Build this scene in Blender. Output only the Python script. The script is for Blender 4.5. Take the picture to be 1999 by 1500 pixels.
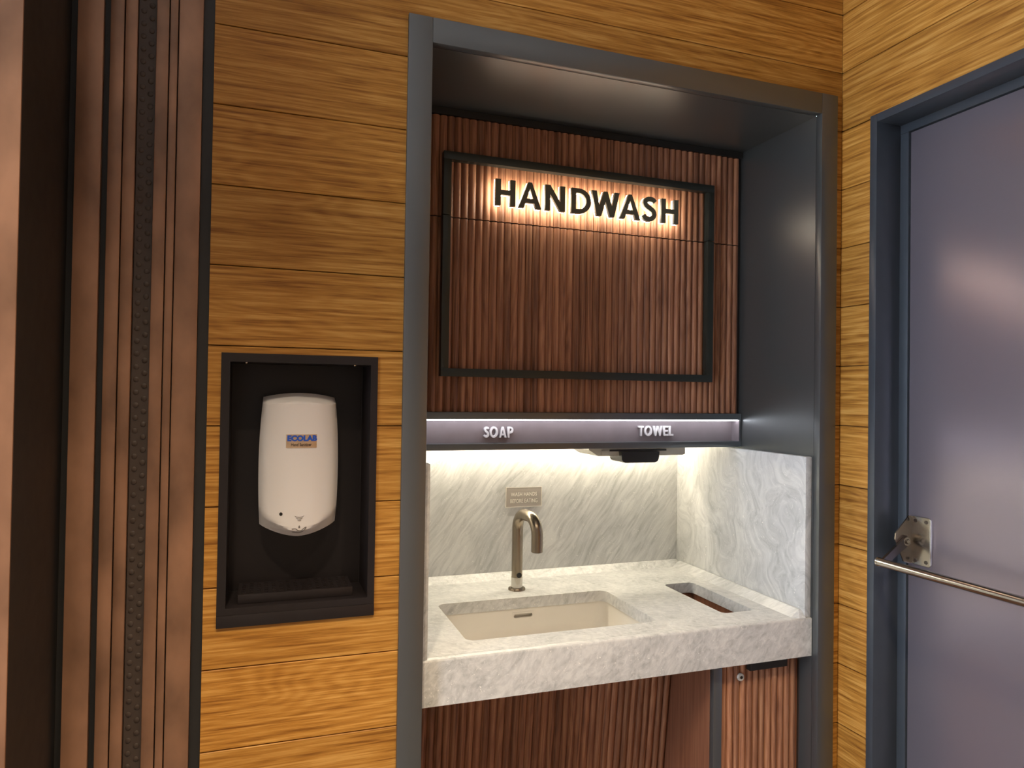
import bpy, bmesh, math, random
from mathutils import Vector, Matrix
random.seed(7)
sc = bpy.context.scene
COL = sc.collection
for o in list(bpy.data.objects): bpy.data.objects.remove(o)

# ------------------------------------------------------------------ camera
F_PX, YAW, PIT, ROL, DIST = 1388.9, 0.3403, 0.0145, 0.0147, 1.4258
cd = bpy.data.cameras.new('camera'); cam = bpy.data.objects.new('camera', cd); COL.objects.link(cam)
cd.sensor_fit = 'HORIZONTAL'; cd.sensor_width = 36.0; cd.lens = F_PX / 1999 * 36.0
cd.clip_start = 0.02
fw = Vector((math.sin(YAW) * math.cos(PIT), math.cos(YAW) * math.cos(PIT), math.sin(PIT)))
rt = Vector((math.cos(YAW), -math.sin(YAW), 0)); up = rt.cross(fw)
r2 = rt * math.cos(ROL) + up * math.sin(ROL); u2 = -rt * math.sin(ROL) + up * math.cos(ROL)
M = Matrix.Identity(4)
for i in range(3):
    M[i][0] = r2[i]; M[i][1] = u2[i]; M[i][2] = -fw[i]
M.translation = (0, -DIST, 1.4)
cam.matrix_world = M
sc.camera = cam

# ------------------------------------------------------------------ world, exposure
w = bpy.data.worlds.new('open_hall_offscreen'); sc.world = w; w.use_nodes = True
w.node_tree.nodes['Background'].inputs[0].default_value = (0.77, 0.86, 1.0, 1)
w.node_tree.nodes['Background'].inputs[1].default_value = 9.0
sc.view_settings.view_transform = 'Standard'; sc.view_settings.look = 'None'
sc.view_settings.gamma = 1.0; sc.view_settings.use_curve_mapping = False
sc.view_settings.exposure = 0.32

CEIL = 2.75
# ceiling downlights: x, y, watts, colour, cone degrees
LAMP_WHITE = (1.0, 0.80, 0.55)               # all three are the same kind of lamp
DOWNLIGHTS = [(-0.15, -1.15, 140, LAMP_WHITE, 100),
              (0.62, -1.35, 160, LAMP_WHITE, 100),
              (-1.2, -1.5, 105, LAMP_WHITE, 120)]
HALO_E, SOAP_E, COUNTER_E = 17.5, 11.0, 72.0

# ------------------------------------------------------------------ material helpers
def srgb(r, g, b):
    f = lambda c: (c / 12.92 if c <= 0.04045 else ((c + 0.055) / 1.055) ** 2.4)
    return (f(r / 255), f(g / 255), f(b / 255), 1)
def new_mat(name):
    m = bpy.data.materials.new(name); m.use_nodes = True
    return m, m.node_tree.nodes, m.node_tree.links, m.node_tree.nodes['Principled BSDF']
def plain(name, col, rough=0.5, metal=0.0, spec=0.5, noise=0.0, nscale=20.0, stretch=(1, 1, 1)):
    m, N, L, b = new_mat(name)
    b.inputs['Roughness'].default_value = rough; b.inputs['Metallic'].default_value = metal
    b.inputs['Specular IOR Level'].default_value = spec
    b.inputs['Base Color'].default_value = col
    if noise > 0:
        tc = N.new('ShaderNodeTexCoord'); mp = N.new('ShaderNodeMapping'); nz = N.new('ShaderNodeTexNoise')
        mp.inputs['Scale'].default_value = stretch
        nz.inputs['Scale'].default_value = nscale; nz.inputs['Detail'].default_value = 4
        oi = N.new('ShaderNodeObjectInfo'); om = N.new('ShaderNodeMath'); om.operation = 'MULTIPLY'; om.inputs[1].default_value = 23.0
        oa = N.new('ShaderNodeVectorMath'); oa.operation = 'ADD'
        L.new(oi.outputs['Random'], om.inputs[0]); L.new(tc.outputs['Object'], oa.inputs[0]); L.new(om.outputs[0], oa.inputs[1])
        L.new(oa.outputs[0], mp.inputs[0]); L.new(mp.outputs[0], nz.inputs['Vector'])
        cr = N.new('ShaderNodeValToRGB')
        cr.color_ramp.elements[0].position = 0.3; cr.color_ramp.elements[1].position = 0.72
        lo = [c * (1 - noise) for c in col[:3]] + [1]; hi = [min(1, c * (1 + noise)) for c in col[:3]] + [1]
        cr.color_ramp.elements[0].color = lo; cr.color_ramp.elements[1].color = hi
        L.new(nz.outputs[0], cr.inputs[0]); L.new(cr.outputs[0], b.inputs['Base Color'])
        mr = N.new('ShaderNodeMapRange'); mr.inputs['To Min'].default_value = max(0.02, rough - 0.06); mr.inputs['To Max'].default_value = rough + 0.06
        L.new(nz.outputs[0], mr.inputs['Value']); L.new(mr.outputs[0], b.inputs['Roughness'])
    return m
def emit(name, col, strength):
    m, N, L, b = new_mat(name)
    b.inputs['Base Color'].default_value = (0.9, 0.9, 0.9, 1)
    b.inputs['Emission Color'].default_value = (*col, 1); b.inputs['Emission Strength'].default_value = strength
    return m
def wood(name, axis, cols, fine=95.0, along=1.6, rough=0.5, figure=0.5, bump=0.12, vary=0.12):
    """grain runs along axis (0 x, 1 y, 2 z); every board gets its own piece of the figure"""
    m, N, L, b = new_mat(name)
    tc = N.new('ShaderNodeTexCoord'); oi = N.new('ShaderNodeObjectInfo')
    mul = N.new('ShaderNodeMath'); mul.operation = 'MULTIPLY'; mul.inputs[1].default_value = 37.0
    L.new(oi.outputs['Random'], mul.inputs[0])
    add = N.new('ShaderNodeVectorMath'); add.operation = 'ADD'
    L.new(tc.outputs['Object'], add.inputs[0]); L.new(mul.outputs[0], add.inputs[1])
    def mapped(sc_along, sc_across):
        mp = N.new('ShaderNodeMapping'); s = [sc_across] * 3; s[axis] = sc_along
        mp.inputs['Scale'].default_value = s; L.new(add.outputs[0], mp.inputs[0]); return mp
    # broad cathedral figure
    m1 = mapped(along * 0.55, 6.0); n1 = N.new('ShaderNodeTexNoise'); n1.inputs['Scale'].default_value = 1.0
    n1.inputs['Detail'].default_value = 3; n1.inputs['Distortion'].default_value = 0.4
    L.new(m1.outputs[0], n1.inputs['Vector'])
    ring = N.new('ShaderNodeMath'); ring.operation = 'MULTIPLY'; ring.inputs[1].default_value = 190.0
    L.new(n1.outputs[0], ring.inputs[0])
    sn = N.new('ShaderNodeMath'); sn.operation = 'SINE'; L.new(ring.outputs[0], sn.inputs[0])
    sm = N.new('ShaderNodeMapRange'); sm.inputs['From Min'].default_value = -1; L.new(sn.outputs[0], sm.inputs['Value'])
    # fine pores
    m2 = mapped(along * 9.0, fine * 3.2); n2 = N.new('ShaderNodeTexNoise'); n2.inputs['Scale'].default_value = 1.0
    n2.inputs['Detail'].default_value = 5; n2.inputs['Roughness'].default_value = 0.65
    L.new(m2.outputs[0], n2.inputs['Vector'])
    m3 = mapped(along * 3.6, fine * 1.35); n3 = N.new('ShaderNodeTexNoise'); n3.inputs['Scale'].default_value = 1.0
    n3.inputs['Detail'].default_value = 3; L.new(m3.outputs[0], n3.inputs['Vector'])
    mixa = N.new('ShaderNodeMix'); mixa.data_type = 'FLOAT'; mixa.inputs[0].default_value = figure * 0.5
    L.new(n3.outputs[0], mixa.inputs[2]); L.new(sm.outputs[0], mixa.inputs[3])
    mixb = N.new('ShaderNodeMix'); mixb.data_type = 'FLOAT'; mixb.inputs[0].default_value = 0.42
    L.new(mixa.outputs[0], mixb.inputs[2]); L.new(n2.outputs[0], mixb.inputs[3])
    cr = N.new('ShaderNodeValToRGB'); e = cr.color_ramp.elements
    e[0].position = 0.36; e[0].color = cols[0]; e[1].position = 0.64; e[1].color = cols[2]
    mid = cr.color_ramp.elements.new(0.5); mid.color = cols[1]
    L.new(mixb.outputs[0], cr.inputs[0])
    hs = N.new('ShaderNodeHueSaturation')
    vr = N.new('ShaderNodeMapRange'); vr.inputs['To Min'].default_value = 1 - vary; vr.inputs['To Max'].default_value = 1 + vary
    L.new(oi.outputs['Random'], vr.inputs['Value']); L.new(vr.outputs[0], hs.inputs['Value'])
    L.new(cr.outputs[0], hs.inputs['Color']); L.new(hs.outputs[0], b.inputs['Base Color'])
    b.inputs['Roughness'].default_value = rough; b.inputs['Specular IOR Level'].default_value = 0.35
    bp = N.new('ShaderNodeBump'); bp.inputs['Strength'].default_value = bump; bp.inputs['Distance'].default_value = 0.002
    L.new(mixb.outputs[0], bp.inputs['Height']); L.new(bp.outputs[0], b.inputs['Normal'])
    return m
def marble(name, rot, swirl=0.8, tint=(1, 1, 1), wscale=4.0, st1=(10.0, 95.0, 95.0)):
    m, N, L, b = new_mat(name)
    tc = N.new('ShaderNodeTexCoord'); mp = N.new('ShaderNodeMapping')
    mp.inputs['Rotation'].default_value = rot
    L.new(tc.outputs['Object'], mp.inputs[0])
    def noise(scale, detail, vec, dist=0.0, rough=0.6):
        n = N.new('ShaderNodeTexNoise'); n.inputs['Scale'].default_value = scale; n.inputs['Detail'].default_value = detail
        n.inputs['Distortion'].default_value = dist; n.inputs['Roughness'].default_value = rough
        L.new(vec, n.inputs['Vector']); return n
    # warp the space, then stretch it along the veins
    wn = noise(wscale, 2, mp.outputs[0]); 
    sub = N.new('ShaderNodeVectorMath'); sub.operation = 'SUBTRACT'; sub.inputs[1].default_value = (0.5, 0.5, 0.5)
    L.new(wn.outputs['Color'], sub.inputs[0])
    scl = N.new('ShaderNodeVectorMath'); scl.operation = 'SCALE'; scl.inputs['Scale'].default_value = 0.15 * swirl
    L.new(sub.outputs[0], scl.inputs[0])
    add = N.new('ShaderNodeVectorMath'); add.operation = 'ADD'; L.new(mp.outputs[0], add.inputs[0]); L.new(scl.outputs[0], add.inputs[1])
    st = N.new('ShaderNodeMapping'); st.inputs['Scale'].default_value = st1
    L.new(add.outputs[0], st.inputs[0])
    n1 = noise(1.0, 6, st.outputs[0], 0.5)
    st2 = N.new('ShaderNodeMapping'); st2.inputs['Scale'].default_value = (3.0, 12.0, 12.0); L.new(add.outputs[0], st2.inputs[0])
    n2 = noise(1.0, 4, st2.outputs[0], 0.6)
    mx = N.new('ShaderNodeMix'); mx.data_type = 'FLOAT'; mx.inputs[0].default_value = 0.42
    L.new(n1.outputs[0], mx.inputs[2]); L.new(n2.outputs[0], mx.inputs[3])
    cr = N.new('ShaderNodeValToRGB'); e = cr.color_ramp.elements
    c = lambda v, k: tuple([v * t * k[i] for i, t in enumerate(tint)]) + (1,)
    e[0].position = 0.36; e[0].color = c(0.46, (0.98, 1, 1.0)); e[1].position = 0.60; e[1].color = c(0.74, (1, 1, 0.99))
    k = e.new(0.43); k.color = c(0.56, (0.99, 1, 1.0)); k = e.new(0.5); k.color = c(0.63, (1, 1, 1.0))
    L.new(mx.outputs[0], cr.inputs[0])
    # pale crystal flecks
    fl = noise(150.0, 2, tc.outputs['Object'], 1.6, 0.5)
    fr = N.new('ShaderNodeMapRange'); fr.inputs['From Min'].default_value = 0.66; fr.inputs['From Max'].default_value = 0.74
    L.new(fl.outputs[0], fr.inputs['Value'])
    fm = N.new('ShaderNodeMix'); fm.data_type = 'RGBA'
    fm.inputs[7].default_value = (0.86, 0.85, 0.82, 1)
    L.new(fr.outputs[0], fm.inputs[0]); L.new(cr.outputs[0], fm.inputs[6])
    L.new(fm.outputs[2], b.inputs['Base Color'])
    b.inputs['Roughness'].default_value = 0.32; b.inputs['Specular IOR Level'].default_value = 0.4
    bp = N.new('ShaderNodeBump'); bp.inputs['Strength'].default_value = 0.16; bp.inputs['Distance'].default_value = 0.001
    L.new(n1.outputs[0], bp.inputs['Height']); L.new(bp.outputs[0], b.inputs['Normal'])
    return m

STONE = (0.94, 0.95, 0.95)
OAK = [srgb(130, 82, 24), srgb(176, 123, 50), srgb(204, 154, 80)]
MAT = dict(
    oak_x=wood('oak_x', 0, OAK, figure=0.16, fine=110, along=1.3), oak_y=wood('oak_y', 1, OAK, figure=0.16, fine=110, along=1.3),
    walnut=wood('walnut', 2, [srgb(110, 72, 54), srgb(154, 106, 80), srgb(180, 132, 100)], fine=120, along=1.0, rough=0.42, figure=0.25, vary=0.2, bump=0.06),
    walnut_plain=wood('walnut_plain', 2, [srgb(112, 70, 50), srgb(130, 84, 62), srgb(142, 96, 72)], fine=120, along=1.0, rough=0.5, figure=0.1, bump=0.05),
    substrate=plain('substrate', srgb(112, 82, 52), 0.8),
    frame=plain('charcoal_metal', srgb(112, 116, 118), 0.33, 0.75, 0.5),
    black=plain('black_paint', srgb(30, 29, 28), 0.5, noise=0.1, nscale=40),
    pframe=plain('panel_frame_metal', srgb(50, 54, 50), 0.35, 0.3),
    void=plain('dark_void', srgb(14, 10, 16), 0.7),
    recess=plain('mauve_metal', srgb(136, 126, 130), 0.36, 0.3, 0.5, 0.05, 30),
    marble_top=marble('marble_top', (0.0, 0.9, 0.5), 0.6, STONE),
    marble_back=marble('marble_back', (0.0, 0.95, 0.0), 0.5, STONE),
    marble_side=marble('marble_side', (0.25, 1.35, 0.0), 2.4, STONE, 3.6, (5.0, 60.0, 60.0)),
    ceramic=plain('ceramic', srgb(226, 222, 214), 0.18, 0, 0.5),
    nickel=plain('brushed_nickel', srgb(150, 138, 122), 0.26, 1.0, 0.5, 0.18, 30, (1, 1, 0.15)),
    steel_arm=plain('steel_arm', srgb(112, 108, 108), 0.28, 1.0), steel_cheek=plain('steel_cheek', srgb(158, 150, 142), 0.22, 1.0, 0.5, 0.15, 18),
    steel=plain('stainless', srgb(196, 192, 184), 0.2, 1.0, 0.5, 0.05, 30),
    letter_face=plain('letter_face', srgb(92, 94, 82), 0.45, 0.2),
    letter_side=plain('letter_side', srgb(158, 160, 154), 0.4),
    small_letter=plain('small_letter', srgb(215, 212, 214), 0.35, 0.1),
    halo=emit('halo', (1.0, 0.92, 0.72), HALO_E), soap_led=emit('soap_led', (0.93, 0.94, 1.0), SOAP_E),
    counter_led=emit('counter_led', (1.0, 0.88, 0.66), COUNTER_E),
    lamp=emit('lamp_lens', (1.0, 0.86, 0.66), 6.0),
    plastic=plain('white_plastic', srgb(232, 230, 232), 0.35, 0, 0.4),
    plastic_grey=plain('grey_plastic', srgb(196, 194, 186), 0.4),
    black_plastic=plain('black_plastic', srgb(34, 34, 33), 0.3),
    niche_black=plain('niche_black', srgb(34, 29, 30), 0.42, 0.0, 0.35, 0.08, 18),
    sticker=plain('sticker_foil', srgb(206, 178, 150), 0.3, 0.35, 0.5, 0.2, 60),
    blue=plain('blue_print', srgb(38, 92, 205), 0.5), ink=plain('ink', srgb(70, 55, 45), 0.6),
    grey_ink=plain('grey_ink', srgb(110, 104, 100), 0.6), white_ink=plain('white_ink', srgb(235, 230, 220), 0.5),
    bronze=plain('bronze', srgb(150, 112, 88), 0.38, 0.3, 0.5, 0.36, 12, (1, 1, 0.6)),
    rubber=plain('rubber', srgb(66, 54, 47), 0.55, 0, 0.5, 0.1, 20),
    door=plain('door_laminate', srgb(154, 145, 155), 0.30, 0.65, 0.5),
    door_frame=plain('door_frame_metal', srgb(74, 80, 88), 0.34, 0.35, 0.5, 0.04, 30),
    floor=plain('floor_tile', srgb(110, 104, 98), 0.35, noise=0.1, nscale=4), ceiling=plain('ceiling_paint', srgb(196, 190, 180), 0.8),
    paint=plain('wall_paint', srgb(150, 138, 124), 0.7),
    glass=plain('clear_acrylic', srgb(190, 182, 174), 0.12, 0, 0.5),
)
ga = MAT['glass'].node_tree.nodes['Principled BSDF']; ga.inputs['Alpha'].default_value = 0.55

# ------------------------------------------------------------------ object helpers
WL = {}
def tag(o, label=None, cat=None, group=None, kind=None):
    if label: o['label'] = label
    if cat: o['category'] = cat
    if group: o['group'] = group
    if kind: o['kind'] = kind
    return o
def empty(name, loc, label=None, cat=None, group=None, kind=None, parent=None):
    o = bpy.data.objects.new(name, None); COL.objects.link(o); o.empty_display_size = 0.05
    WL[o] = Vector(loc)
    if parent: o.parent = parent; o.location = Vector(loc) - WL[parent]
    else: o.location = loc
    return tag(o, label, cat, group, kind)
def put(name, mesh, mat, parent=None, loc=(0, 0, 0)):
    """mesh in coordinates relative to loc (world)"""
    o = bpy.data.objects.new(name, mesh); COL.objects.link(o)
    if mat and not mesh.materials: mesh.materials.append(MAT[mat])
    WL[o] = Vector(loc); o.location = Vector(loc) - (WL[parent] if parent else Vector((0, 0, 0)))
    if parent: o.parent = parent
    return o
def done(bm, smooth=None):
    bmesh.ops.recalc_face_normals(bm, faces=bm.faces)
    me = bpy.data.meshes.new('m'); bm.to_mesh(me); bm.free()
    if smooth is not None:
        for p in me.polygons: p.use_smooth = True
        me.set_sharp_from_angle(angle=math.radians(smooth))
    return me
def part(name, bm, mat, parent=None, loc=None, smooth=None):
    """bm in world coordinates; origin moved to loc (default: centre of its bounds)"""
    if loc is None:
        lo = [min(v.co[i] for v in bm.verts) for i in range(3)]; hi = [max(v.co[i] for v in bm.verts) for i in range(3)]
        loc = [(lo[i] + hi[i]) / 2 for i in range(3)]
    bmesh.ops.translate(bm, verts=bm.verts, vec=-Vector(loc))
    return put(name, done(bm, smooth), mat, parent, loc)
def box(x0, x1, y0, y1, z0, z1, bm=None, bev=0.0, seg=2):
    out = bm or bmesh.new(); t = bmesh.new()
    bmesh.ops.create_cube(t, size=1.0)
    for v in t.verts: v.co = Vector(((x0 + x1) / 2 + v.co.x * (x1 - x0), (y0 + y1) / 2 + v.co.y * (y1 - y0), (z0 + z1) / 2 + v.co.z * (z1 - z0)))
    if bev > 0: bmesh.ops.bevel(t, geom=t.edges[:], offset=bev, segments=seg, profile=0.5, affect='EDGES')
    me = bpy.data.meshes.new('t'); t.to_mesh(me); t.free(); out.from_mesh(me); bpy.data.meshes.remove(me)
    return out
def bpart(name, dims, mat, parent, bev=0.0, smooth=None):
    return part(name, box(*dims, bev=bev), mat, parent, smooth=35 if bev > 0 else smooth)
def prism(pts, axis, a, b, bm=None):
    """pts: 2-D polygon in the other two axes (cyclic order), extruded a..b along axis"""
    bm = bm or bmesh.new()
    def co(p, t):
        if axis == 0: return (t, p[0], p[1])
        if axis == 1: return (p[0], t, p[1])
        return (p[0], p[1], t)
    A = [bm.verts.new(co(p, a)) for p in pts]; B = [bm.verts.new(co(p, b)) for p in pts]
    n = len(pts)
    for i in range(n): bm.faces.new((A[i], A[(i + 1) % n], B[(i + 1) % n], B[i]))
    bm.faces.new(A[::-1]); bm.faces.new(B)
    return bm
def tube(path, r, bm=None, seg=20, cap=True, radii=None):
    bm = bm or bmesh.new(); path = [Vector(p) for p in path]; rings = []
    ref = None
    for i, p in enumerate(path):
        t = (path[min(i + 1, len(path) - 1)] - path[max(i - 1, 0)]).normalized()
        if ref is None:
            ref = Vector((1, 0, 0)) if abs(t.x) < 0.9 else Vector((0, 0, 1))
        ref = (ref - t * ref.dot(t)).normalized(); b = t.cross(ref)
        rr = radii[i] if radii else r
        rings.append([bm.verts.new(p + (ref * math.cos(a) + b * math.sin(a)) * rr) for a in [2 * math.pi * k / seg for k in range(seg)]])
    for i in range(len(rings) - 1):
        for k in range(seg): bm.faces.new((rings[i][k], rings[i][(k + 1) % seg], rings[i + 1][(k + 1) % seg], rings[i + 1][k]))
    if cap: bm.faces.new(rings[0][::-1]); bm.faces.new(rings[-1])
    return bm
def outline_mesh(loops, depth, bevel=0.0):
    """filled 2-D outline (with holes) extruded; local x right, local z up, thickness along y centred on 0"""
    cu = bpy.data.curves.new('c', 'CURVE'); cu.dimensions = '2D'; cu.fill_mode = 'BOTH'
    cu.extrude = max(depth / 2 - bevel, 0.00001); cu.bevel_depth = bevel; cu.bevel_resolution = 1; cu.offset = -bevel
    for lp in loops:
        s = cu.splines.new('POLY'); s.points.add(len(lp) - 1); s.use_cyclic_u = True
        for i, (x, y) in enumerate(lp): s.points[i].co = (x, y, 0, 1)
    ob = bpy.data.objects.new('c', cu); COL.objects.link(ob)
    dg = bpy.context.evaluated_depsgraph_get(); me = bpy.data.meshes.new_from_object(ob.evaluated_get(dg))
    bpy.data.objects.remove(ob); bpy.data.curves.remove(cu)
    me.transform(Matrix.Rotation(math.pi / 2, 4, 'X'))
    return me
def text_mesh(body, size, depth=0.0002, bold=0.0, width=1.0):
    cu = bpy.data.curves.new('t', 'FONT'); cu.body = body; cu.size = size; cu.extrude = depth / 2; cu.offset = bold
    cu.align_x = 'CENTER'; cu.align_y = 'CENTER'; cu.resolution_u = 3
    ob = bpy.data.objects.new('t', cu); COL.objects.link(ob)
    dg = bpy.context.evaluated_depsgraph_get(); me = bpy.data.meshes.new_from_object(ob.evaluated_get(dg))
    bpy.data.objects.remove(ob); bpy.data.curves.remove(cu)
    me.transform(Matrix.Rotation(math.pi / 2, 4, 'X') @ Matrix.Diagonal((width, 1, 1, 1)))
    me.materials.clear()
    return me
def rrect(x0, x1, y0, y1, r, n=6):
    pts = []
    for cx, cy, a0 in ((x1 - r, y1 - r, 0), (x0 + r, y1 - r, 90), (x0 + r, y0 + r, 180), (x1 - r, y0 + r, 270)):
        for k in range(n + 1):
            a = math.radians(a0 + 90 * k / n); pts.append((cx + r * math.cos(a), cy + r * math.sin(a)))
    return pts

# ------------------------------------------------------------------ the setting
NX0, NX1, NTOP = 0.320, 1.318, 2.117          # clear opening of the niche
FX0, FX1, FTOP = 0.270, 1.368, 2.169          # outer edge of its frame
XC = 1.389                                    # plane of the right wall
DY0, DTOP = -0.092, 2.088                     # door frame outer edge / top
Z0, H = 2.083, 0.15                           # one plank joint, plank pitch

fl = part('floor', box(-1.7, XC + 0.4, -2.6, 0.75, -0.05, 0.0), 'floor'); tag(fl, 'dark grey tiled floor of the washroom corridor', 'floor', kind='structure')
ce = part('ceiling', box(-1.7, XC + 0.4, -2.6, 0.75, CEIL, CEIL + 0.05), 'ceiling'); tag(ce, 'pale painted ceiling with round downlights', 'ceiling', kind='structure')
wl = part('shade_wall_left', box(-1.8, -1.7, -2.6, -1.2, 0, CEIL), 'paint'); tag(wl, 'plain painted unseen wall added to shade the left planks', 'wall', kind='structure')  # added out of view, keeps the world light off the left planks
wf = part('shade_wall_front', box(-1.7, XC + 0.4, -2.7, -2.6, 0, CEIL), 'paint'); tag(wf, 'plain painted unseen wall added to block world light from behind', 'wall', kind='structure')  # added out of view so world light enters from the left side only

def cells(a0, a1, z0, z1, holes):
    """rectangle minus rectangles -> list of rectangles"""
    za = sorted({z0, z1, *[min(max(h[k], z0), z1) for h in holes for k in (2, 3)]})
    out = []
    for zi in range(len(za) - 1):
        zb, zt = za[zi], za[zi + 1]; zm = (zb + zt) / 2
        segs = [(a0, a1)]
        for h in holes:
            if h[2] < zm < h[3]:
                ns = []
                for s in segs:
                    if h[1] <= s[0] or h[0] >= s[1]: ns.append(s); continue
                    if h[0] > s[0]: ns.append((s[0], h[0]))
                    if h[1] < s[1]: ns.append((h[1], s[1]))
                segs = ns
        out += [(s[0], s[1], zb, zt) for s in segs if s[1] - s[0] > 1e-4]
    return out
def plank_cells(cs, z0, z1, wall):
    """one board, chamfered along its two long edges; wall 'back' faces -y at y=0, 'right' faces -x at x=XC"""
    bm = bmesh.new(); c = 0.0012; T = 0.010
    for (a0, a1, zb, zt) in cs:
        cb = c if abs(zb - z0) < 1e-6 else 0; ct = c if abs(zt - z1) < 1e-6 else 0
        prof = [(T, zb), (T, zt), (c, zt)]
        if ct: prof += [(0.0, zt - ct)]
        else: prof[-1] = (0.0, zt)
        prof += [(0.0, zb + cb)]
        if cb: prof += [(c, zb)]
        if wall == 'back': prism(prof, 0, a0, a1, bm)
        else: prism([(XC + q[0], q[1]) for q in prof], 1, a0, a1, bm)
    return bm
WX0 = -0.0915
back_holes = [(FX0 + 0.006, FX1 - 0.006, -1, FTOP - 0.006), (-0.0645, 0.217, 0.9645, 1.466)]
bm = bmesh.new()
for (a0, a1, zb, zt) in cells(-0.45, XC + 0.02, 0.0, CEIL, back_holes): box(a0, a1, 0.010, 0.03, zb, zt, bm)
wall_back = part('wall_back', bm, 'substrate'); tag(wall_back, 'oak plank wall around the washbasin niche and the sanitiser recess', 'wall', kind='structure')
lines = [Z0 + H * k for k in range(4, -14, -1)]
lines = [CEIL] + lines + [0.0]
for i in range(len(lines) - 1):
    zt, zb = lines[i] - 0.0009, lines[i + 1] + 0.0009
    # a board is one length: left of the niche, right of it, or right across above it
    cs = cells(WX0, XC - 0.0005, zb, zt, back_holes)
    left = [c for c in cs if c[1] < 0.5]; right = [c for c in cs if c[0] > 1.0]; full = [c for c in cs if c not in left and c not in right]
    if full: full += left + right; left = []; right = []
    for g in (full, left, right):
        if g: part('plank', plank_cells(g, zb, zt, 'back'), 'oak_x', wall_back)
YEND = -2.6
door_hole = [(-1.15, DY0 - 0.006, -1, DTOP - 0.006)]
bm = bmesh.new()
for (a0, a1, zb, zt) in cells(YEND, 0.03, 0.0, CEIL, door_hole): box(XC + 0.010, XC + 0.03, a0, a1, zb, zt, bm)
wall_right = part('wall_right', bm, 'substrate'); tag(wall_right, 'oak plank wall around the grey fire door', 'wall', kind='structure')
for i in range(len(lines) - 1):
    zt, zb = lines[i] - 0.0009, lines[i + 1] + 0.0009
    cs = cells(YEND, -0.0005, zb, zt, door_hole)
    near = [c for c in cs if c[1] < -1.0]; far = [c for c in cs if c[0] > -0.5]; full = [c for c in cs if c not in near and c not in far]
    if full: full += near + far; near = []; far = []
    for g in (full, near, far):
        if g: part('plank', plank_cells(g, zb, zt, 'right'), 'oak_y', wall_right)

# niche frame and lining
nf = empty('trim_1', (0.819, 0, 0), 'charcoal metal frame and lining of the washbasin niche', 'niche frame', kind='structure')
bpart('frame_upright', (FX0, NX0, -0.008, 0.012, 0, FTOP), 'frame', nf, 0.0012)
bpart('frame_upright', (NX1, FX1, -0.008, 0.012, 0, FTOP), 'frame', nf, 0.0012)
bpart('frame_header', (NX0, NX1, -0.008, 0.012, NTOP, FTOP), 'frame', nf, 0.0012)
bpart('lining_side', (NX0 - 0.010, NX0, 0.0122, 0.62, 0, NTOP), 'frame', nf)
bpart('lining_side', (NX1, NX1 + 0.010, 0.0122, 0.62, 0, NTOP), 'frame', nf)
bpart('lining_top', (NX0, NX1, 0.0122, 0.62, NTOP, NTOP + 0.010), 'frame', nf)
bpart('lining_back', (NX0, NX1, 0.622, 0.64, 0, NTOP), 'black', nf)

# door in the right wall
XS = 1.4615; XL = 1.4655
dr = empty('door_1', (XS, -0.62, 0), 'grey laminate fire door in a blue-grey metal frame', 'door', kind='structure')
FD = -1.15
bpart('frame_upright', (XC - 0.003, XS, DY0 - 0.020, DY0, 0, DTOP), 'door_frame', dr, 0.001)
bpart('frame_upright', (XC - 0.003, XS, FD, FD + 0.020, 0, DTOP), 'door_frame', dr, 0.001)
bpart('frame_header', (XC - 0.003, XS, FD + 0.020, DY0 - 0.020, DTOP - 0.020, DTOP), 'door_frame', dr, 0.001)
bpart('door_stop', (XS, XS + 0.04, DY0 - 0.0425, DY0 - 0.004, 0, DTOP - 0.041), 'door_frame', dr, 0.001)
bpart('door_stop', (XS, XS + 0.04, FD + 0.004, FD + 0.0425, 0, DTOP - 0.041), 'door_frame', dr, 0.001)
bpart('door_stop', (XS, XS + 0.04, FD + 0.004, DY0 - 0.004, DTOP - 0.0405, DTOP - 0.004), 'door_frame', dr, 0.001)
bpart('door_leaf', (XL, XL + 0.035, FD + 0.0455, DY0 - 0.0455, 0.008, DTOP - 0.0435), 'door', dr, 0.001)
bpart('door_backing', (XL + 0.037, XL + 0.045, FD, DY0, 0, DTOP), 'void', dr)

# ------------------------------------------------------------------ downlights
for i, (x, y, watt, colr, cone) in enumerate(DOWNLIGHTS):
    kind = ('recess', 'niche', 'pier')[i]
    d = empty(kind + '_downlight_offscreen', (x, y, CEIL), ['round recessed downlight over the sanitiser recess side', 'round recessed downlight in front of the washbasin niche',
        'round recessed downlight past the bronze pier'][i], 'downlight')
    bm = bmesh.new(); n = 28; pr = [(0.048, 0.0), (0.058, -0.004), (0.052, -0.006), (0.040, -0.003)]
    rg = [[bm.verts.new((x + r * math.cos(2 * math.pi * k / n), y + r * math.sin(2 * math.pi * k / n), CEIL + z)) for k in range(n)] for r, z in pr]
    for j in range(4):
        for k in range(n): bm.faces.new((rg[j][k], rg[j][(k + 1) % n], rg[(j + 1) % 4][(k + 1) % n], rg[(j + 1) % 4][k]))
    part('trim_ring', bm, 'steel', d, smooth=40)
    part(kind + '_lens_offscreen', tube([(x, y, CEIL - 0.001), (x, y, CEIL - 0.003)], 0.039, seg=28), 'lamp', d)
    ld = bpy.data.lights.new(kind + '_beam_offscreen', 'SPOT'); ld.energy = watt; ld.color = colr; ld.spot_size = math.radians(cone); ld.spot_blend = 0.8; ld.shadow_soft_size = 0.04
    lo = bpy.data.objects.new(kind + '_beam_offscreen', ld); COL.objects.link(lo); lo.parent = d; lo.location = (0, 0, -0.012)

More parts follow.
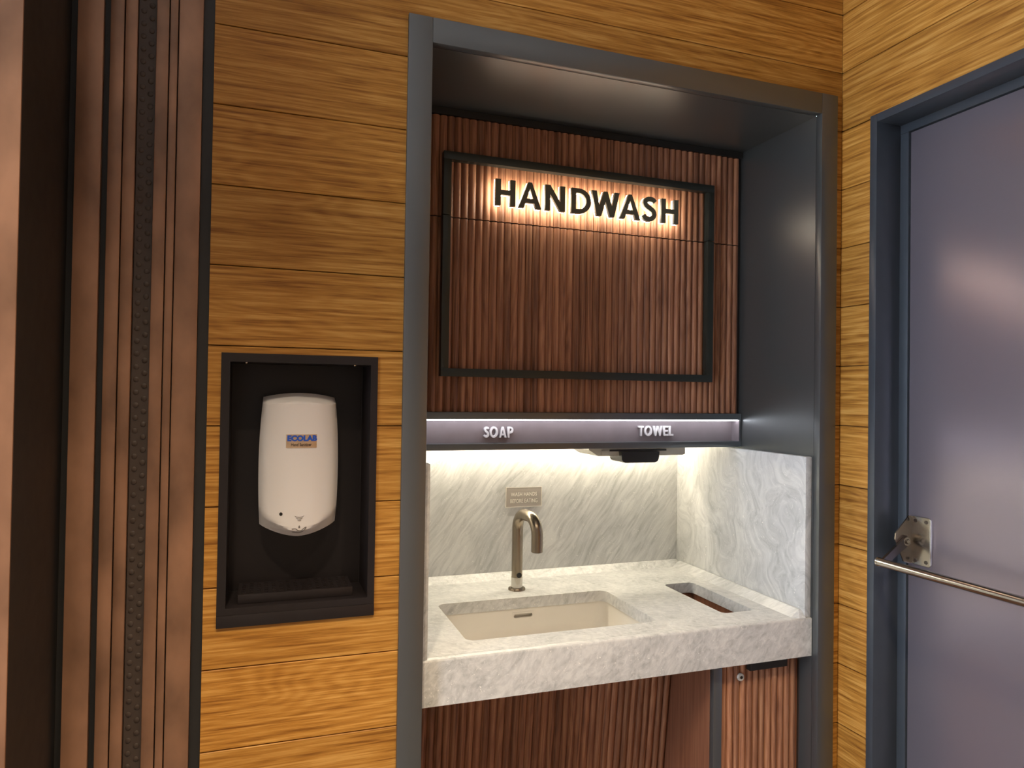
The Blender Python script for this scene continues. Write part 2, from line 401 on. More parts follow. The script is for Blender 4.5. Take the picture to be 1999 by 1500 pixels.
# ------------------------------------------------------------------ wall cabinet
CY = 0.300
cab = empty('wall_cabinet', (0.819, 0.45, 1.2575), 'wall cabinet with reeded walnut front and black outline frame above the marble basin', 'cabinet')
bpart('carcass', (NX0 + 0.001, NX1 - 0.001, 0.313, 0.598, 1.354, NTOP - 0.001), 'black', cab)
bpart('carcass_base', (NX0 + 0.001, NX1 - 0.001, 0.3385, 0.598, 1.296, 1.3538), 'black', cab)
bpart('top_strip', (NX0 + 0.001, NX1 - 0.001, 0.302, 0.3125, 2.0985, NTOP - 0.001), 'black', cab)
PITCH, SX1, NS = 0.0195, 1.3100, 50
def slat_mesh(length, width=PITCH - 0.0006, depth=0.0058, n=10):
    pts = [(-width / 2, 0.0075)]
    for k in range(n + 1):
        q = math.sin(math.pi * (k / n - 0.5)); pts.append((q * width / 2, depth * abs(q) ** 2.0))
    pts.append((width / 2, 0.0075))
    bm = bmesh.new(); prism(pts, 2, -length / 2, length / 2, bm)
    me = done(bm, 40); me.materials.append(MAT['walnut']); return me
SEAM = 1.843
me_u = slat_mesh(2.0975 - SEAM - 0.0015); me_l = slat_mesh(SEAM - 0.0015 - 1.354)
for i in range(NS):
    x = SX1 - PITCH * (i + 0.5)
    put('slat', me_u, None, cab, (x, CY + 0.005, (2.0975 + SEAM + 0.0015) / 2))
    put('slat', me_l, None, cab, (x, CY + 0.005, (SEAM - 0.0015 + 1.354) / 2))
# outline frame on the slats
OX0, OX1, OZ0, OZ1, BW = 0.4185, 1.208, 1.4425, 2.002, 0.0200
FY0, FY1 = 0.284, 0.3045
bpart('frame_bar', (OX0, OX1, FY0, FY1, OZ1 - BW, OZ1), 'pframe', cab, 0.0008)
bpart('frame_bar', (OX0, OX1, FY0, FY1, OZ0, OZ0 + BW), 'pframe', cab, 0.0008)
for x0 in (OX0, OX1 - BW):
    bpart('frame_bar', (x0, x0 + BW, FY0, FY1, SEAM + 0.001, OZ1 - BW), 'pframe', cab, 0.0008)
    bpart('frame_bar', (x0, x0 + BW, FY0, FY1, OZ0 + BW, SEAM - 0.001), 'pframe', cab, 0.0008)
# lit label recess along the bottom
bpart('pelmet_bar', (NX0 + 0.001, NX1 - 0.001, 0.297, 0.338, 1.3355, 1.3535), 'frame', cab, 0.0006)
bpart('label_panel', (NX0 + 0.001, 1.3115, 0.3335, 0.338, 1.2735, 1.3355), 'recess', cab)
bpart('recess_end', (1.3115, NX1 - 0.001, 0.297, 0.338, 1.2735, 1.3355), 'frame', cab)
bpart('recess_cheek', (1.3105, 1.3114, 0.299, 0.3334, 1.2736, 1.3354), 'recess', cab)
bpart('pelmet_lip', (NX0 + 0.001, NX1 - 0.001, 0.297, 0.338, 1.2575, 1.2735), 'frame', cab, 0.0006)
l1 = bpart('led_strip', (NX0 + 0.004, 1.309, 0.303, 0.313, 1.3325, 1.3353), 'soap_led', cab); l1['label'] = 'cool white LED strip hidden above the labels'
l2 = bpart('led_strip', (NX0 + 0.03, 1.285, 0.556, 0.568, 1.288, 1.2955), 'counter_led', cab); l2['label'] = 'warm white LED strip under the cabinet'

# ------------------------------------------------------------------ lettering
def stroke_loop(pts, t):
    """outline of a thick smooth line through pts"""
    P = [Vector((*p, 0)) for p in pts]; C = []
    for i in range(len(P) - 1):
        p0 = P[max(i - 1, 0)]; p1 = P[i]; p2 = P[i + 1]; p3 = P[min(i + 2, len(P) - 1)]
        for k in range(4):
            s = k / 4
            C.append(0.5 * ((2 * p1) + (p2 - p0) * s + (2 * p0 - 5 * p1 + 4 * p2 - p3) * s * s + (3 * p1 - p0 - 3 * p2 + p3) * s ** 3))
    C.append(P[-1]); Lf, Rt = [], []
    for i, c in enumerate(C):
        d = (C[min(i + 1, len(C) - 1)] - C[max(i - 1, 0)]).normalized(); nrm = Vector((-d.y, d.x, 0))
        Lf.append((c + nrm * t / 2)[:2]); Rt.append((c - nrm * t / 2)[:2])
    return [Lf + Rt[::-1]]
def arc(cx, cy, rx, ry, a0, a1, n=14):
    return [(cx + rx * math.cos(math.radians(a0 + (a1 - a0) * k / n)), cy + ry * math.sin(math.radians(a0 + (a1 - a0) * k / n))) for k in range(n + 1)]
def glyph(ch, W, t):
    """geometric capitals of height 1 and width W"""
    h = t / 2
    if ch == 'H': return [[(0, 0), (t, 0), (t, .5 - h * .9), (W - t, .5 - h * .9), (W - t, 0), (W, 0), (W, 1), (W - t, 1), (W - t, .5 + h * .9), (t, .5 + h * .9), (t, 1), (0, 1)]]
    if ch == 'A':
        c = W / 2; s = t * 1.08; top = t * .36; k = (c - top)
        yb, yt = .20, .20 + t * .82
        xo = lambda y: (c - top) * (y) ; xi = lambda y: s + (c - s) * y / (1 - t * 0.62)
        apex = 1 - t * 0.62 * 1.9
        xin = lambda y: s + (c - s) * min(1, y / apex)
        return [[(0, 0), (s, 0), (xin(yb), yb), (W - xin(yb), yb), (W - s, 0), (W, 0), (c + top, 1), (c - top, 1)], [(xin(yt), yt), (W - xin(yt), yt), (c, apex)]]
    if ch == 'N': return [[(0, 0), (t, 0), (t, .64), (W - t, 0), (W, 0), (W, 1), (W - t, 1), (W - t, .36), (t, 1), (0, 1)]]
    if ch == 'D':
        o = [(0, 0)] + arc(W * .38, .5, W * .62, .5, -90, 90, 18) + [(0, 1)]
        i = [(t, t * .9)] + arc(W * .38, .5, W * .62 - t, .5 - t * .9, -90, 90, 18) + [(t, 1 - t * .9)]
        return [o, i]
    if ch == 'O': return [arc(W / 2, .5, W / 2, .52, 0, 350, 31), arc(W / 2, .5, W / 2 - t, .52 - t, 0, 350, 31)]
    if ch == 'W':
        a, m = W * .27, W / 2; q = t * .5
        return [[(0, 1), (a - q, 0), (a + q * .9, 0), (m, .60), (W - a - q * .9, 0), (W - a + q, 0), (W, 1), (W - t * 1.05, 1), (W - a, .42), (m + q * .8, 1), (m - q * .8, 1), (a, .42), (t * 1.05, 1)]]
    if ch == 'S':
        k = W / .56
        pts = [(.50, .80), (.42, .885), (.30, .91), (.17, .865), (.125, .745), (.18, .625), (.31, .53), (.435, .42), (.465, .27), (.40, .14), (.27, .09), (.13, .13), (.06, .24)]
        return stroke_loop([(x * k, y) for x, y in pts], t * .98)
    if ch == 'P':
        o = [(0, 0), (t, 0), (t, .36)] + arc(W - .32, .68, .32, .32, -90, 90, 14) + [(0, 1)]
        i = [(t, .36 + t * .85)] + arc(W - .32, .68, .32 - t, .32 - t * .85, -90, 90, 14) + [(t, 1 - t * .85)]
        return [o, i]
    if ch == 'T': return [[(W / 2 - h, 0), (W / 2 + h, 0), (W / 2 + h, 1 - t * .9), (W, 1 - t * .9), (W, 1), (0, 1), (0, 1 - t * .9), (W / 2 - h, 1 - t * .9)]]
    if ch == 'E':
        e = t * .88
        return [[(0, 0), (W, 0), (W, e), (t, e), (t, .5 - e / 2), (W * .92, .5 - e / 2), (W * .92, .5 + e / 2), (t, .5 + e / 2), (t, 1 - e), (W, 1 - e), (W, 1), (0, 1)]]
    if ch == 'L': return [[(0, 0), (W, 0), (W, t * .88), (t, t * .88), (t, 1), (0, 1)]]
def scaled(loops, s): return [[(x * s, y * s) for x, y in lp] for lp in loops]
# illuminated HANDWASH: every letter a body, a dark face and a lit back
hw = empty('illuminated_sign', (0.815, 0.288, 1.878), 'backlit dark metal letters reading HANDWASH', 'sign')
CAPH = 0.0665; ZB = 1.8775
runs = [('H', .5507, .6034), ('A', .6120, .6745), ('N', .6856, .7412), ('D', .7590, .8160), ('W', .8178, .9000), ('A', .9010, .9640), ('S', .9687, 1.0143), ('H', 1.0290, 1.0828)]
for ch, x0, x1 in runs:
    lp = scaled(glyph(ch, (x1 - x0) / CAPH, .205), CAPH)
    b = put('letter', outline_mesh(lp, 0.0085), 'letter_side', hw, (x0, 0.2788, ZB)); b['label'] = 'letter ' + ch
    put('letter_face', outline_mesh(lp, 0.0022, 0.0004), 'letter_face', b, (x0, 0.2733, ZB))
    put('lit_back', outline_mesh(lp, 0.0050), 'halo', b, (x0, 0.2858, ZB))
def small_sign(word, x0, x1, zb, caph, widths, label):
    tot = sum(widths); k = (x1 - x0) / tot; gap = 0.10
    s = empty('label_lettering', ((x0 + x1) / 2, 0.3335, zb), label, 'sign')
    x = x0
    for ch, wd in zip(word, widths):
        W = wd * k * (1 - gap); o = put('letter', outline_mesh(scaled(glyph(ch, W / caph, .20), caph), 0.008, 0.0006), 'small_letter', s, (x, 0.3292, zb)); o['label'] = 'letter ' + ch
        x += wd * k
small_sign('SOAP', .5456, .628, 1.2870, 0.0285, (.62, 1.02, .95, .72), 'small metal letters reading SOAP on the lit mauve panel')
small_sign('TOWEL', .996, 1.110, 1.2890, 0.0280, (.72, 1.02, 1.25, .68, .6), 'small metal letters reading TOWEL on the lit mauve panel')

# ------------------------------------------------------------------ marble
TOP = 0.85
SK = (0.444, 0.929, 0.102, 0.389); BN = (1.122, 1.218, 0.107, 0.393)
ct = empty('washbasin_counter', (0.819, 0.3, 0.755), 'grey veined marble washbasin counter with cut-outs for sink and bin', 'counter')
loops = [[(NX0 + .001, .0325), (NX1 - .001, .0325), (NX1 - .001, .615), (NX0 + .001, .615)], rrect(*SK, .022), rrect(*BN, .016)]
cu = outline_mesh(loops, 0.030, 0.0)
cu.transform(Matrix.Rotation(-math.pi / 2, 4, 'X'))
put('slab', cu, 'marble_top', ct, (0, 0, TOP - 0.015))
bm = prism([(.012, .755), (.032, .755), (.032, .85), (.016, .85), (.0128, .8485), (.012, .8455)], 0, NX0 + .001, NX1 - .001)
part('apron', bm, 'marble_top', ct, loc=(0.5, 0.02, 0.8), smooth=50)
# sloping upstand strips along back and sides
part('upstand', prism([(.572, TOP), (.599, TOP), (.599, .868), (.594, .8675)], 0, 0.336, 1.298), 'marble_top', ct, smooth=30)
bm = bmesh.new()
a = [(1.268, .575, TOP), (1.268, .030, TOP), (1.280, .014, TOP), (1.2978, .010, TOP), (1.2978, .575, TOP), (1.2978, .575, .868), (1.2978, .030, .868), (1.292, .030, .8675), (1.292, .575, .8675)]
V = [bm.verts.new(p) for p in a]
for fcs in ((0, 1, 7, 8), (1, 2, 7), (2, 3, 6, 7), (8, 7, 6, 5), (3, 4, 5, 6), (0, 8, 5, 4), (0, 4, 3, 2, 1)): bm.faces.new([V[i] for i in fcs])
part('upstand', bm, 'marble_top', ct)
bs = bpart('marble_backsplash', (0.336, 1.298, .600, .620, TOP, 1.2945), 'marble_back', None); tag(bs, 'grey veined marble backsplash behind the tap', 'backsplash')
ss = bpart('marble_side_splash', (1.2985, NX1 - .0005, .0165, .620, TOP + .0005, 1.2535), 'marble_side', None, 0.0015); tag(ss, 'pale swirling marble side splash beside the bin opening', 'side splash')
sl = bpart('marble_side_splash', (NX0 + .0005, .3350, .0165, .620, TOP + .0005, 1.2535), 'marble_top', None, 0.0015); tag(sl, 'narrow marble side splash on the soap end of the counter', 'side splash')

# sink
sk = empty('sink', (0.6865, .245, .72), 'white rectangular undermount sink set into the marble counter', 'sink')
bm = bmesh.new(); lv = [(-.012, .8195, .030), (-.004, .8195, .030), (-.003, .812, .030), (.002, .770, .033), (.008, .748, .040), (.022, .734, .05), (.045, .7285, .05), (.10, .727, .04)]
rings = [[bm.verts.new((p[0], p[1], z)) for p in rrect(SK[0] + i, SK[1] - i, SK[2] + i, SK[3] - i, r, 6)] for i, z, r in lv]
n = len(rings[0])
for j in range(len(rings) - 1):
    for k in range(n): bm.faces.new((rings[j][k], rings[j][(k + 1) % n], rings[j + 1][(k + 1) % n], rings[j + 1][k]))
bm.faces.new(rings[-1])
bowl = part('bowl', bm, 'ceramic', sk, smooth=50)
md = bowl.modifiers.new('thick', 'SOLIDIFY'); md.thickness = 0.006; md.offset = -1
OX, OZ = .685, .7995
cutter = put('cutter', outline_mesh([rrect(-.027, .027, -.0050, .0050, .0049)], .030), None, None, (OX, .388, OZ))
bo = bowl.modifiers.new('slot', 'BOOLEAN'); bo.operation = 'DIFFERENCE'; bo.solver = 'EXACT'; bo.object = cutter
bpy.context.view_layer.update()
nm = bpy.data.meshes.new_from_object(bowl.evaluated_get(bpy.context.evaluated_depsgraph_get()))
nm.set_sharp_from_angle(angle=math.radians(30)); bowl.modifiers.clear(); bowl.data = nm
del WL[cutter]; bpy.data.objects.remove(cutter)
bm = box(OX - .031, OX + .031, .4040, .4070, OZ - .010, OZ + .010)
for d in ((OX - .031, OX - .028, OZ - .010, OZ + .010), (OX + .028, OX + .031, OZ - .010, OZ + .010), (OX - .028, OX + .028, OZ + .006, OZ + .010), (OX - .028, OX + .028, OZ - .010, OZ - .006)):
    box(d[0], d[1], .3905, .4040, d[2], d[3], bm)
ov = part('overflow_pocket', bm, 'ceramic', sk); ov['label'] = 'slotted overflow opening'
dn = part('drain', tube([(.6865, .245, .7275), (.6865, .245, .7300)], .024, seg=28), 'nickel', sk, smooth=40)

# tap
tp = empty('tap', (.693, .466, TOP), 'brushed nickel gooseneck tap standing behind the sink', 'tap')
TX, TY = .693, .466; dx, dy = .012 / .1206, -.12 / .1206
path = []; R = .046; TZ = 1.0675; run = .1206
for k in range(6): path.append((TX, TY, .8560 + (TZ - R - .856) * k / 5))
for k in range(1, 11):
    a = math.radians(90 * k / 10); s = R - R * math.cos(a); path.append((TX + dx * s, TY + dy * s, TZ - R + R * math.sin(a)))
for k in range(0, 11):
    a = math.radians(90 * k / 10); s = run - R + R * math.sin(a); path.append((TX + dx * s, TY + dy * s, TZ - R + R * math.cos(a)))
path.append((TX + dx * run, TY + dy * run, .9800))
part('spout', tube(path, .0155, seg=28), 'nickel', tp, smooth=40)
part('outlet', tube([(TX + dx * run, TY + dy * run, .9802), (TX + dx * run, TY + dy * run, .9785)], .0125, seg=24), 'black', tp)
part('base_flange', tube([(TX, TY, TOP), (TX, TY, TOP + .0035), (TX, TY, TOP + .006)], .024, seg=32, radii=[.0245, .0245, .0225]), 'nickel', tp, smooth=40)
part('collar', tube([(TX, TY, .856), (TX, TY, .8855)], .0162, seg=28), 'steel', tp, smooth=40)
sw = part('sensor_window', tube([(TX + .001, TY - .0135, .893), (TX + .0012, TY - .0163, .893)], .0075, seg=20), 'black_plastic', tp); sw['label'] = 'dark sensor window'

# small acrylic notice
nt = empty('notice_plate', (.7598, .599, 1.0595), 'clear acrylic notice WASH HANDS BEFORE EATING on the backsplash', 'notice')
bpart('plate', (.7016, .8180, .5965, .5992, 1.0595, 1.1195), 'glass', nt)
bm = bmesh.new()
for d in ((.7016, .8180, 1.1183, 1.1195), (.7016, .8180, 1.0595, 1.0607), (.7016, .7028, 1.0607, 1.1183), (.8168, .8180, 1.0607, 1.1183)): box(d[0], d[1], .5958, .5964, d[2], d[3], bm)
part('edge_line', bm, 'white_ink', nt)
put('lettering', text_mesh('WASH HANDS', .0165, width=.78), 'white_ink', nt, (.7598, .5962, 1.0975))
put('lettering', text_mesh('BEFORE EATING', .0165, width=.74), 'white_ink', nt, (.7598, .5962, 1.0775))

# paper towel dispenser under the cabinet
td = empty('towel_dispenser', (1.04, .45, 1.205), 'grey paper towel dispenser with black outlet hanging under the cabinet', 'dispenser')
bm = prism([(.880, 1.2958), (1.196, 1.2958), (1.196, 1.231), (1.188, 1.2275), (.910, 1.2275), (.880, 1.2455)], 1, .40, .53)
part('housing', bm, 'plastic_grey', td)
bpart('latch', (.917, .940, .396, .3998, 1.2295, 1.2440), 'plastic_grey', td, .001)
bm = bmesh.new(); lp = [(.9746, 1.2400), (.9775, 1.2240)] + [(.9775 + .014 - .014 * math.cos(math.radians(a)), 1.2205 - .012 * math.sin(math.radians(a))) for a in range(0, 91, 15)] + [(1.0975 - .014 + .014 * math.sin(math.radians(a)), 1.2205 - .012 * math.cos(math.radians(a))) for a in range(0, 91, 15)] + [(1.0985, 1.2240), (1.1000, 1.2400)]
part('outlet_chute', prism(lp, 1, .385, .46, bm), 'black_plastic', td, smooth=40)
bpart('slot', (.945, 1.13, .3965, .3998, 1.2410, 1.2460), 'black_plastic', td)

# ------------------------------------------------------------------ under the counter
kp = empty('knee_panel', (0.68, .30, 0), 'sloping reeded walnut panel recessed under the counter', 'panel')
BX = 1.053
yk = lambda z: .231 + (.6397 - z) * .12
ZT = .715; sl_len = math.hypot(ZT, ZT * .12); tilt = math.atan(.12)
me_k = slat_mesh(sl_len)
NK = int((BX - NX0 - .003) / PITCH)
for i in range(NK):
    x = BX - .002 - PITCH * (i + .5)
    o = put('slat', me_k, None, kp, (x, yk(ZT / 2), ZT / 2)); o.rotation_euler = (tilt, 0, 0)
bm = prism([(yk(0) + .0075, 0), (yk(ZT) + .0075, ZT), (yk(ZT) + .016, ZT), (yk(0) + .016, 0)], 0, NX0 + .001, BX - .001)
part('backing', bm, 'substrate', kp)

bc = empty('bin_cabinet', (1.18, .2, 0), 'waste bin cabinet with reeded walnut door and round lock under the counter', 'cabinet')
bpart('side_panel', (BX, BX + .018, .062, .60, 0, .8195), 'walnut_plain', bc)
bpart('side_panel', (1.3005, NX1 - .001, .062, .60, 0, .8195), 'walnut_plain', bc)
bpart('back_panel', (BX + .018, 1.3005, .585, .60, 0, .8195), 'walnut_plain', bc)
bpart('edge_trim', (BX - .0005, BX + .0235, .046, .0615, 0, .754), 'frame', bc, .0008)
dc = bpart('door', (1.0775, 1.3065, .0575, .0735, .03, .752), 'walnut_plain', bc)
me_d = slat_mesh(.752 - .03)
for i in range(12):
    put('slat', me_d, None, dc, (1.0772 + .0191 * (i + .5), .0505, (.752 + .03) / 2)).scale = (.98, 1, 1)
hb = bpart('finger_pull', (1.1511, 1.2631, .036, .0503, .7265, .7495), 'black', dc)
bm = tube([(1.1323, .051, .7095), (1.1323, .0475, .7095), (1.1323, .0455, .7095)], .009, seg=24, radii=[.0095, .0095, .0082])
lk = part('lock', bm, 'plastic_grey', dc, smooth=40)
part('keyhole', tube([(1.1323, .0456, .7095), (1.1323, .0448, .7095)], .0038, seg=16), 'black', None).parent = None
kh = bpy.data.objects['keyhole']; kh.parent = bc; kh.location = WL[kh] - WL[bc]
ch = bmesh.new()
for d in ((BN[0] - .014, BN[0] - .004, BN[2] - .014, BN[3] + .014), (BN[1] + .004, BN[1] + .014, BN[2] - .014, BN[3] + .014), (BN[0] - .004, BN[1] + .004, BN[2] - .014, BN[2] - .004), (BN[0] - .004, BN[1] + .004, BN[3] + .004, BN[3] + .014)):
    box(d[0], d[1], d[2], d[3], .74, .8195, ch)
part('waste_chute', ch, 'walnut_plain', bc)

# ------------------------------------------------------------------ sanitiser recess
sr = empty('sanitiser_recess', (.076, .06, .9645), 'black metal recess box framed into the oak wall', 'recess box')
RX0, RX1, RZ0, RZ1, RD = -.053, .207, .995, 1.4535, .118
bm = bmesh.new()
for d in ((-.0685, RX0, .9605, 1.470), (RX1, .2205, .9605, 1.470), (RX0, RX1, RZ1, 1.470), (RX0, RX1, .9605, RZ0)): box(d[0], d[1], -.003, .0003, d[2], d[3], bm)
part('flange', bm, 'niche_black', sr)
bpart('drip_lip', (-.0685, .2205, -.0055, -.0031, .9595, .9815), 'niche_black', sr, .0006)
bpart('back_plate', (RX0 - .002, RX1 + .002, RD, RD + .003, RZ0 - .002, RZ1 + .002), 'niche_black', sr)
bpart('side_plate', (RX0 - .002, RX0, .0005, RD, RZ0 - .002, RZ1 + .002), 'niche_black', sr)
bpart('side_plate', (RX1, RX1 + .002, .0005, RD, RZ0 - .002, RZ1 + .002), 'niche_black', sr)
bpart('top_plate', (RX0, RX1, .0005, RD, RZ1, RZ1 + .002), 'niche_black', sr)
bpart('bottom_plate', (RX0, RX1, .0005, RD, RZ0 - .002, RZ0), 'niche_black', sr)
bpart('corner_bead', (RX1 - .0016, RX1, RD - .0016, RD, RZ0, RZ1), 'niche_black', sr)
for sx in (RX0 + .028, RX1 - .03): part('screw', tube([(sx, .012, RZ1 + .0002), (sx, .012, RZ1 - .0022)], .003, seg=12), 'steel', sr)
# drip tray with perforated top
dt = empty('drip_tray', (.074, .06, RZ0), 'black perforated drip tray on the floor of the sanitiser recess', 'tray')
bpart('tray', (-.0325, .181, .020, .108, RZ0, RZ0 + .012), 'niche_black', dt, .001)
bm = bmesh.new(); TZ1 = RZ0 + .0175
xs = [-.0325 + .2135 * i / 31 for i in range(32)]; ys = [.020 + .088 * i / 13 for i in range(14)]
for i in range(31):
    for j in range(13):
        hole = (i % 2 == 1) and (j % 2 == 1)
        if not hole: box(xs[i], xs[i + 1], ys[j], ys[j + 1], TZ1 - .0035, TZ1, bm)
bmesh.ops.remove_doubles(bm, verts=bm.verts, dist=1e-6)
gr = part('grille', bm, 'niche_black', dt)
bpart('grille_edge', (-.0325, .181, .0185, .0199, RZ0 + .0005, TZ1), 'niche_black', dt, .0004)

# dispenser
sd = empty('sanitiser_dispenser', (.076, RD, 1.113), 'white hand sanitiser dispenser hung inside the black recess', 'dispenser')
bm = bmesh.new(); NSX, NT = 24, 40; XM = .0765
def disp(s, t):
    zb = 1.1125 + .0225 * abs(s) ** 1.7; zt = 1.3965 - .009 * s * s
    hw = .0765 - .007 * max(0, (t - .45) / .55) ** 2 - .0035 * max(0, (.45 - t) / .45) ** 2
    crest_t = .952 - .022 * (1 - s * s); crest_b = .10 - .055 * (1 - s * s) + .02 * abs(s)
    D = .088
    if t > crest_t: D -= .040 * ((t - crest_t) / (1 - crest_t))
    if t < crest_b: D -= .020 * ((crest_b - t) / crest_b) ** 1.0
    e = abs(s)
    prof = 1 - .30 * e ** 2.2 - (.10 * max(0, (e - .86) / .14) ** 1.6)
    return Vector((XM + hw * s, RD - D * prof, zb + (zt - zb) * t))
sv = [-1 + 2 * i / NSX for i in range(NSX + 1)]
tv = sorted(set([i / NT for i in range(NT + 1)] + [.935, .96, .98, .03, .07]))
g = [[bm.verts.new(disp(s, t)) for s in sv] for t in tv]
bk = [[bm.verts.new(Vector((disp(s, t).x, RD - .0005, disp(s, t).z))) for s in (-1, 1)] for t in tv]
for j in range(len(tv) - 1):
    for i in range(NSX): bm.faces.new((g[j][i], g[j][i + 1], g[j + 1][i + 1], g[j + 1][i]))
    bm.faces.new((bk[j][0], g[j][0], g[j + 1][0], bk[j + 1][0])); bm.faces.new((g[j][-1], bk[j][1], bk[j + 1][1], g[j + 1][-1]))
bm.faces.new([bk[0][1]] + g[0][::-1] + [bk[0][0]]); bm.faces.new([bk[-1][0]] + g[-1] + [bk[-1][1]])
bm.faces.new([b_[0] for b_ in bk] + [b_[1] for b_ in bk][::-1])
part('cover', bm, 'plastic', sd, smooth=28)
yf = lambda x, z: disp((x - XM) / .0765, (z - 1.1125) / .284).y
def wrap(name, me, mat, parent, x, z, off=.0006, tiltx=0.0):
    """lay a flat mark on the curved cover"""
    for v in me.vertices:
        v.co.y += yf(x + v.co.x, z + v.co.z) - off
    return put(name, me, mat, parent, (x, 0, z))
def grid_plate(x0, x1, z0, z1, nx=16):
    bm = bmesh.new(); cols = [[bm.verts.new((x0 + (x1 - x0) * i / nx, 0, z)) for z in (z0, z1)] for i in range(nx + 1)]
    for i in range(nx): bm.faces.new((cols[i][0], cols[i + 1][0], cols[i + 1][1], cols[i][1]))
    return done(bm)
stk = wrap('sticker', grid_plate(-.029, .029, -.0132, .0132), 'sticker', sd, .0790, 1.3018, .0006); stk['label'] = 'foil sticker with blue ECOLAB print'
wrap('lettering', text_mesh('ECOLAB', .0142, .0001, .0009, 1.05), 'blue', sd, .0800, 1.3070, .0012)
wrap('lettering', text_mesh('Hand Sanitizer', .0085, .0001, .0002, .78), 'ink', sd, .0785, 1.2948, .0012)
wrap('sensor_eye', outline_mesh([arc(0, 0, .0031, .0031, 0, 345, 23)], .0006), 'black_plastic', sd, .0430, 1.1600, .0004)
# pictogram: waves and drop over an open hand
pic = []
for k, r in enumerate((.004, .0075, .011)):
    lp = arc(0, .0115, r, r * .55, -145 + 0, -35, 10)
    pic.append([(x, y + .009 + .0052 * k - .004) for x, y in lp] + [(x, y + .0098 + .0052 * k - .004) for x, y in lp[::-1]])
def line(pts, t=.0012): return stroke_loop(pts, t)[0]
pic.append([(0, .0055), (.0019, .0022), (.0012, .0004), (0, 0), (-.0012, .0004), (-.0019, .0022)])
pic.append(line([(-.014, -.0015), (-.007, -.0012), (-.002, -.0045), (.004, -.0045), (.009, -.0005), (.013, .0012), (.012, -.0015), (.006, -.0075), (-.001, -.0105), (-.013, -.0085)]))
for lp in pic: wrap('pictogram', outline_mesh([lp], .0002), 'grey_ink', sd, .0775, 1.1320, .0011)

# ------------------------------------------------------------------ bronze joint cover and pier
jc = empty('joint_cover', (-.19, 0, 0), 'bronze ribbed joint cover with studded rubber strip beside the oak wall', 'joint cover')
JZ = CEIL - .001
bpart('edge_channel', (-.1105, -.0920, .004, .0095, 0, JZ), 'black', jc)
for x0, x1, y in ((-.1512, -.1108, -.004), (-.1660, -.1530, -.004), (-.1885, -.1678, -.004), (-.2383, -.2190, -.004), (-.2620, -.2402, -.004)):
    bpart('rail', (x0, x1, y, .0095, 0, JZ), 'bronze', jc, .0012)
dk = bpart('rail', (-.3134, -.2727, -.002, .0095, 0, JZ), 'bronze', jc, .0012)
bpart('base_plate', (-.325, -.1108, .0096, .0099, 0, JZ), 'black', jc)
rb = bpart('rubber_strip', (-.2175, -.1892, .0035, .0092, 0, JZ), 'rubber', jc)
bm = bmesh.new()
stm = done(tube([(0, 0, 0), (0, -.0012, 0), (0, -.0018, 0)], .0044, seg=14, radii=[.0046, .0046, .0038]), 40); stm.materials.append(MAT['rubber'])
k = 0; z = .52
while z < 2.30:
    put('stud', stm, None, rb, (-.2100, .0036, z)); put('stud', stm, None, rb, (-.1968, .0036, z + .0115)); z += .0230
pier = empty('pier', (-.8, -.12, 0), 'bronze clad pier with dark return beside the joint cover', 'pier', kind='structure')
bpart('core', (-1.4, -.3265, -.2480, .01, 0, CEIL), 'void', pier)
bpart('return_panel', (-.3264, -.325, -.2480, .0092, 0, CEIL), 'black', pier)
bpart('front_panel', (-1.4, -.3250, -.2520, -.2481, 0, CEIL), 'bronze', pier, .001)

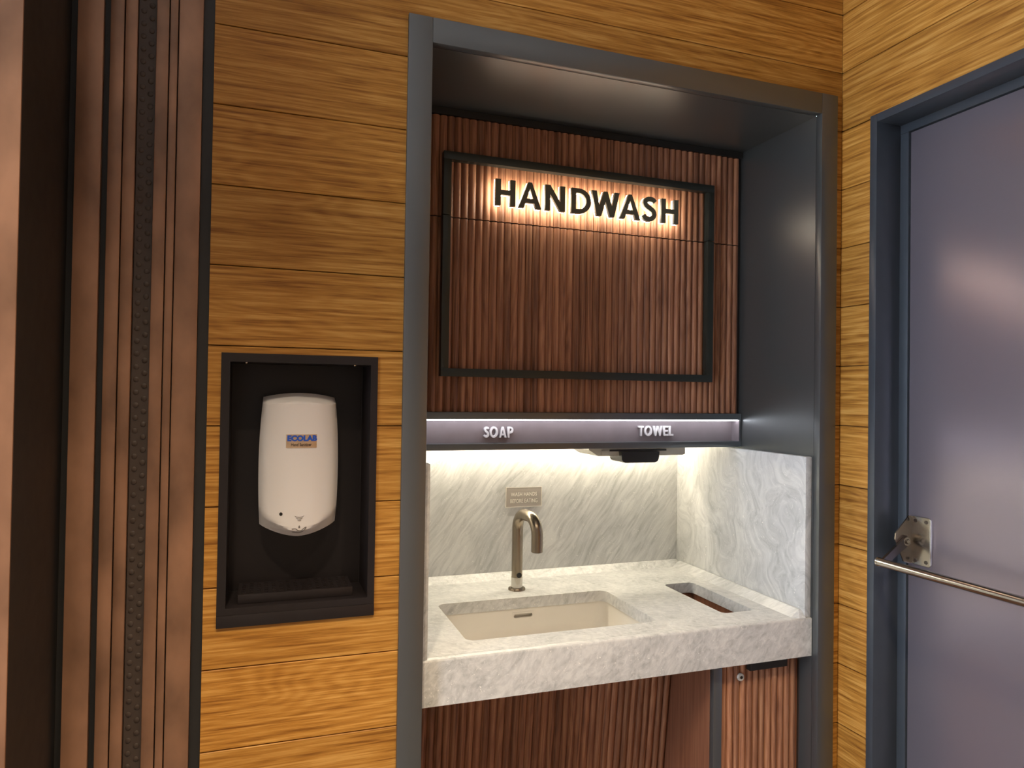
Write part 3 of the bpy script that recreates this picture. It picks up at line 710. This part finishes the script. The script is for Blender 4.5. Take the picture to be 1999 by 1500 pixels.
# ------------------------------------------------------------------ push bar
pb = empty('push_bar', (XL, -.1755, 1.07), 'stainless push bar with pivot bracket on the grey fire door', 'push bar')
def bracket(ys, flip):
    s = -1 if flip else 1
    lp = rrect(-.026, .026, -.0565, .0565, .006)
    me = outline_mesh([lp], .005, .0008); me.transform(Matrix.Rotation(-math.pi / 2, 4, 'Z'))
    br = put('bracket_plate', me, 'steel', pb, (XL - .0028, ys - s * .0255, 1.0705))
    ch = prism([(XL - .0055, 1.127), (XL - .014, 1.127), (XL - .054, 1.088), (XL - .056, 1.073), (XL - .030, 1.020), (XL - .014, 1.0145), (XL - .0055, 1.0145)], 1, ys - .0015, ys + .0015)
    part('bracket_cheek', ch, 'steel_cheek', pb)
    for dz in (.0465, -.0465):
        for dyy in (.012, .040):
            sc_ = part('screw', tube([(XL - .0053, ys - s * dyy, 1.0705 + dz), (XL - .0072, ys - s * dyy, 1.0705 + dz)], .0042, seg=16, radii=[.0046, .0038]), 'steel_arm', br, smooth=40)
    part('pivot', tube([(XL - .028, ys - s * .0095, 1.068), (XL - .028, ys + s * .006, 1.068)], .010, seg=24), 'steel', pb, smooth=40)
    part('pivot_ring', tube([(XL - .028, ys - s * .0096, 1.068), (XL - .028, ys - s * .0112, 1.068)], .0062, seg=24), 'steel_arm', pb, smooth=40)
    part('pivot_pin', tube([(XL - .028, ys - s * .0113, 1.068), (XL - .028, ys - s * .0125, 1.068)], .0042, seg=20), 'steel', pb, smooth=40)
    # arm from pivot to bar
    p0 = Vector((XL - .028, 0, 1.068)); p1 = Vector((1.369, 0, 1.0225)); d = (p1 - p0).normalized(); nn = Vector((-d.z, 0, d.x))
    lp = [p0 + nn * .011 - d * .008, p1 + nn * .0085, p1 - nn * .0085, p0 - nn * .011 - d * .008]
    part('arm', prism([(q.x, q.z) for q in lp], 1, ys - s * .0085, ys - s * .0020), 'steel_arm', pb)
bracket(-.150, False); bracket(-1.09, True)
BXx, BZ = 1.369, 1.0215
part('bar', tube([(BXx, -.146, BZ), (BXx, -1.094, BZ)], .0100, seg=28), 'steel', pb, smooth=40)
part('end_cap', tube([(BXx, -.1455, BZ), (BXx, -.1405, BZ), (BXx, -.1385, BZ)], .0105, seg=28, radii=[.0108, .0108, .0085]), 'steel', pb, smooth=40)
part('end_cap', tube([(BXx, -1.0945, BZ), (BXx, -1.0995, BZ), (BXx, -1.1015, BZ)], .0105, seg=28, radii=[.0108, .0108, .0085]), 'steel', pb, smooth=40)
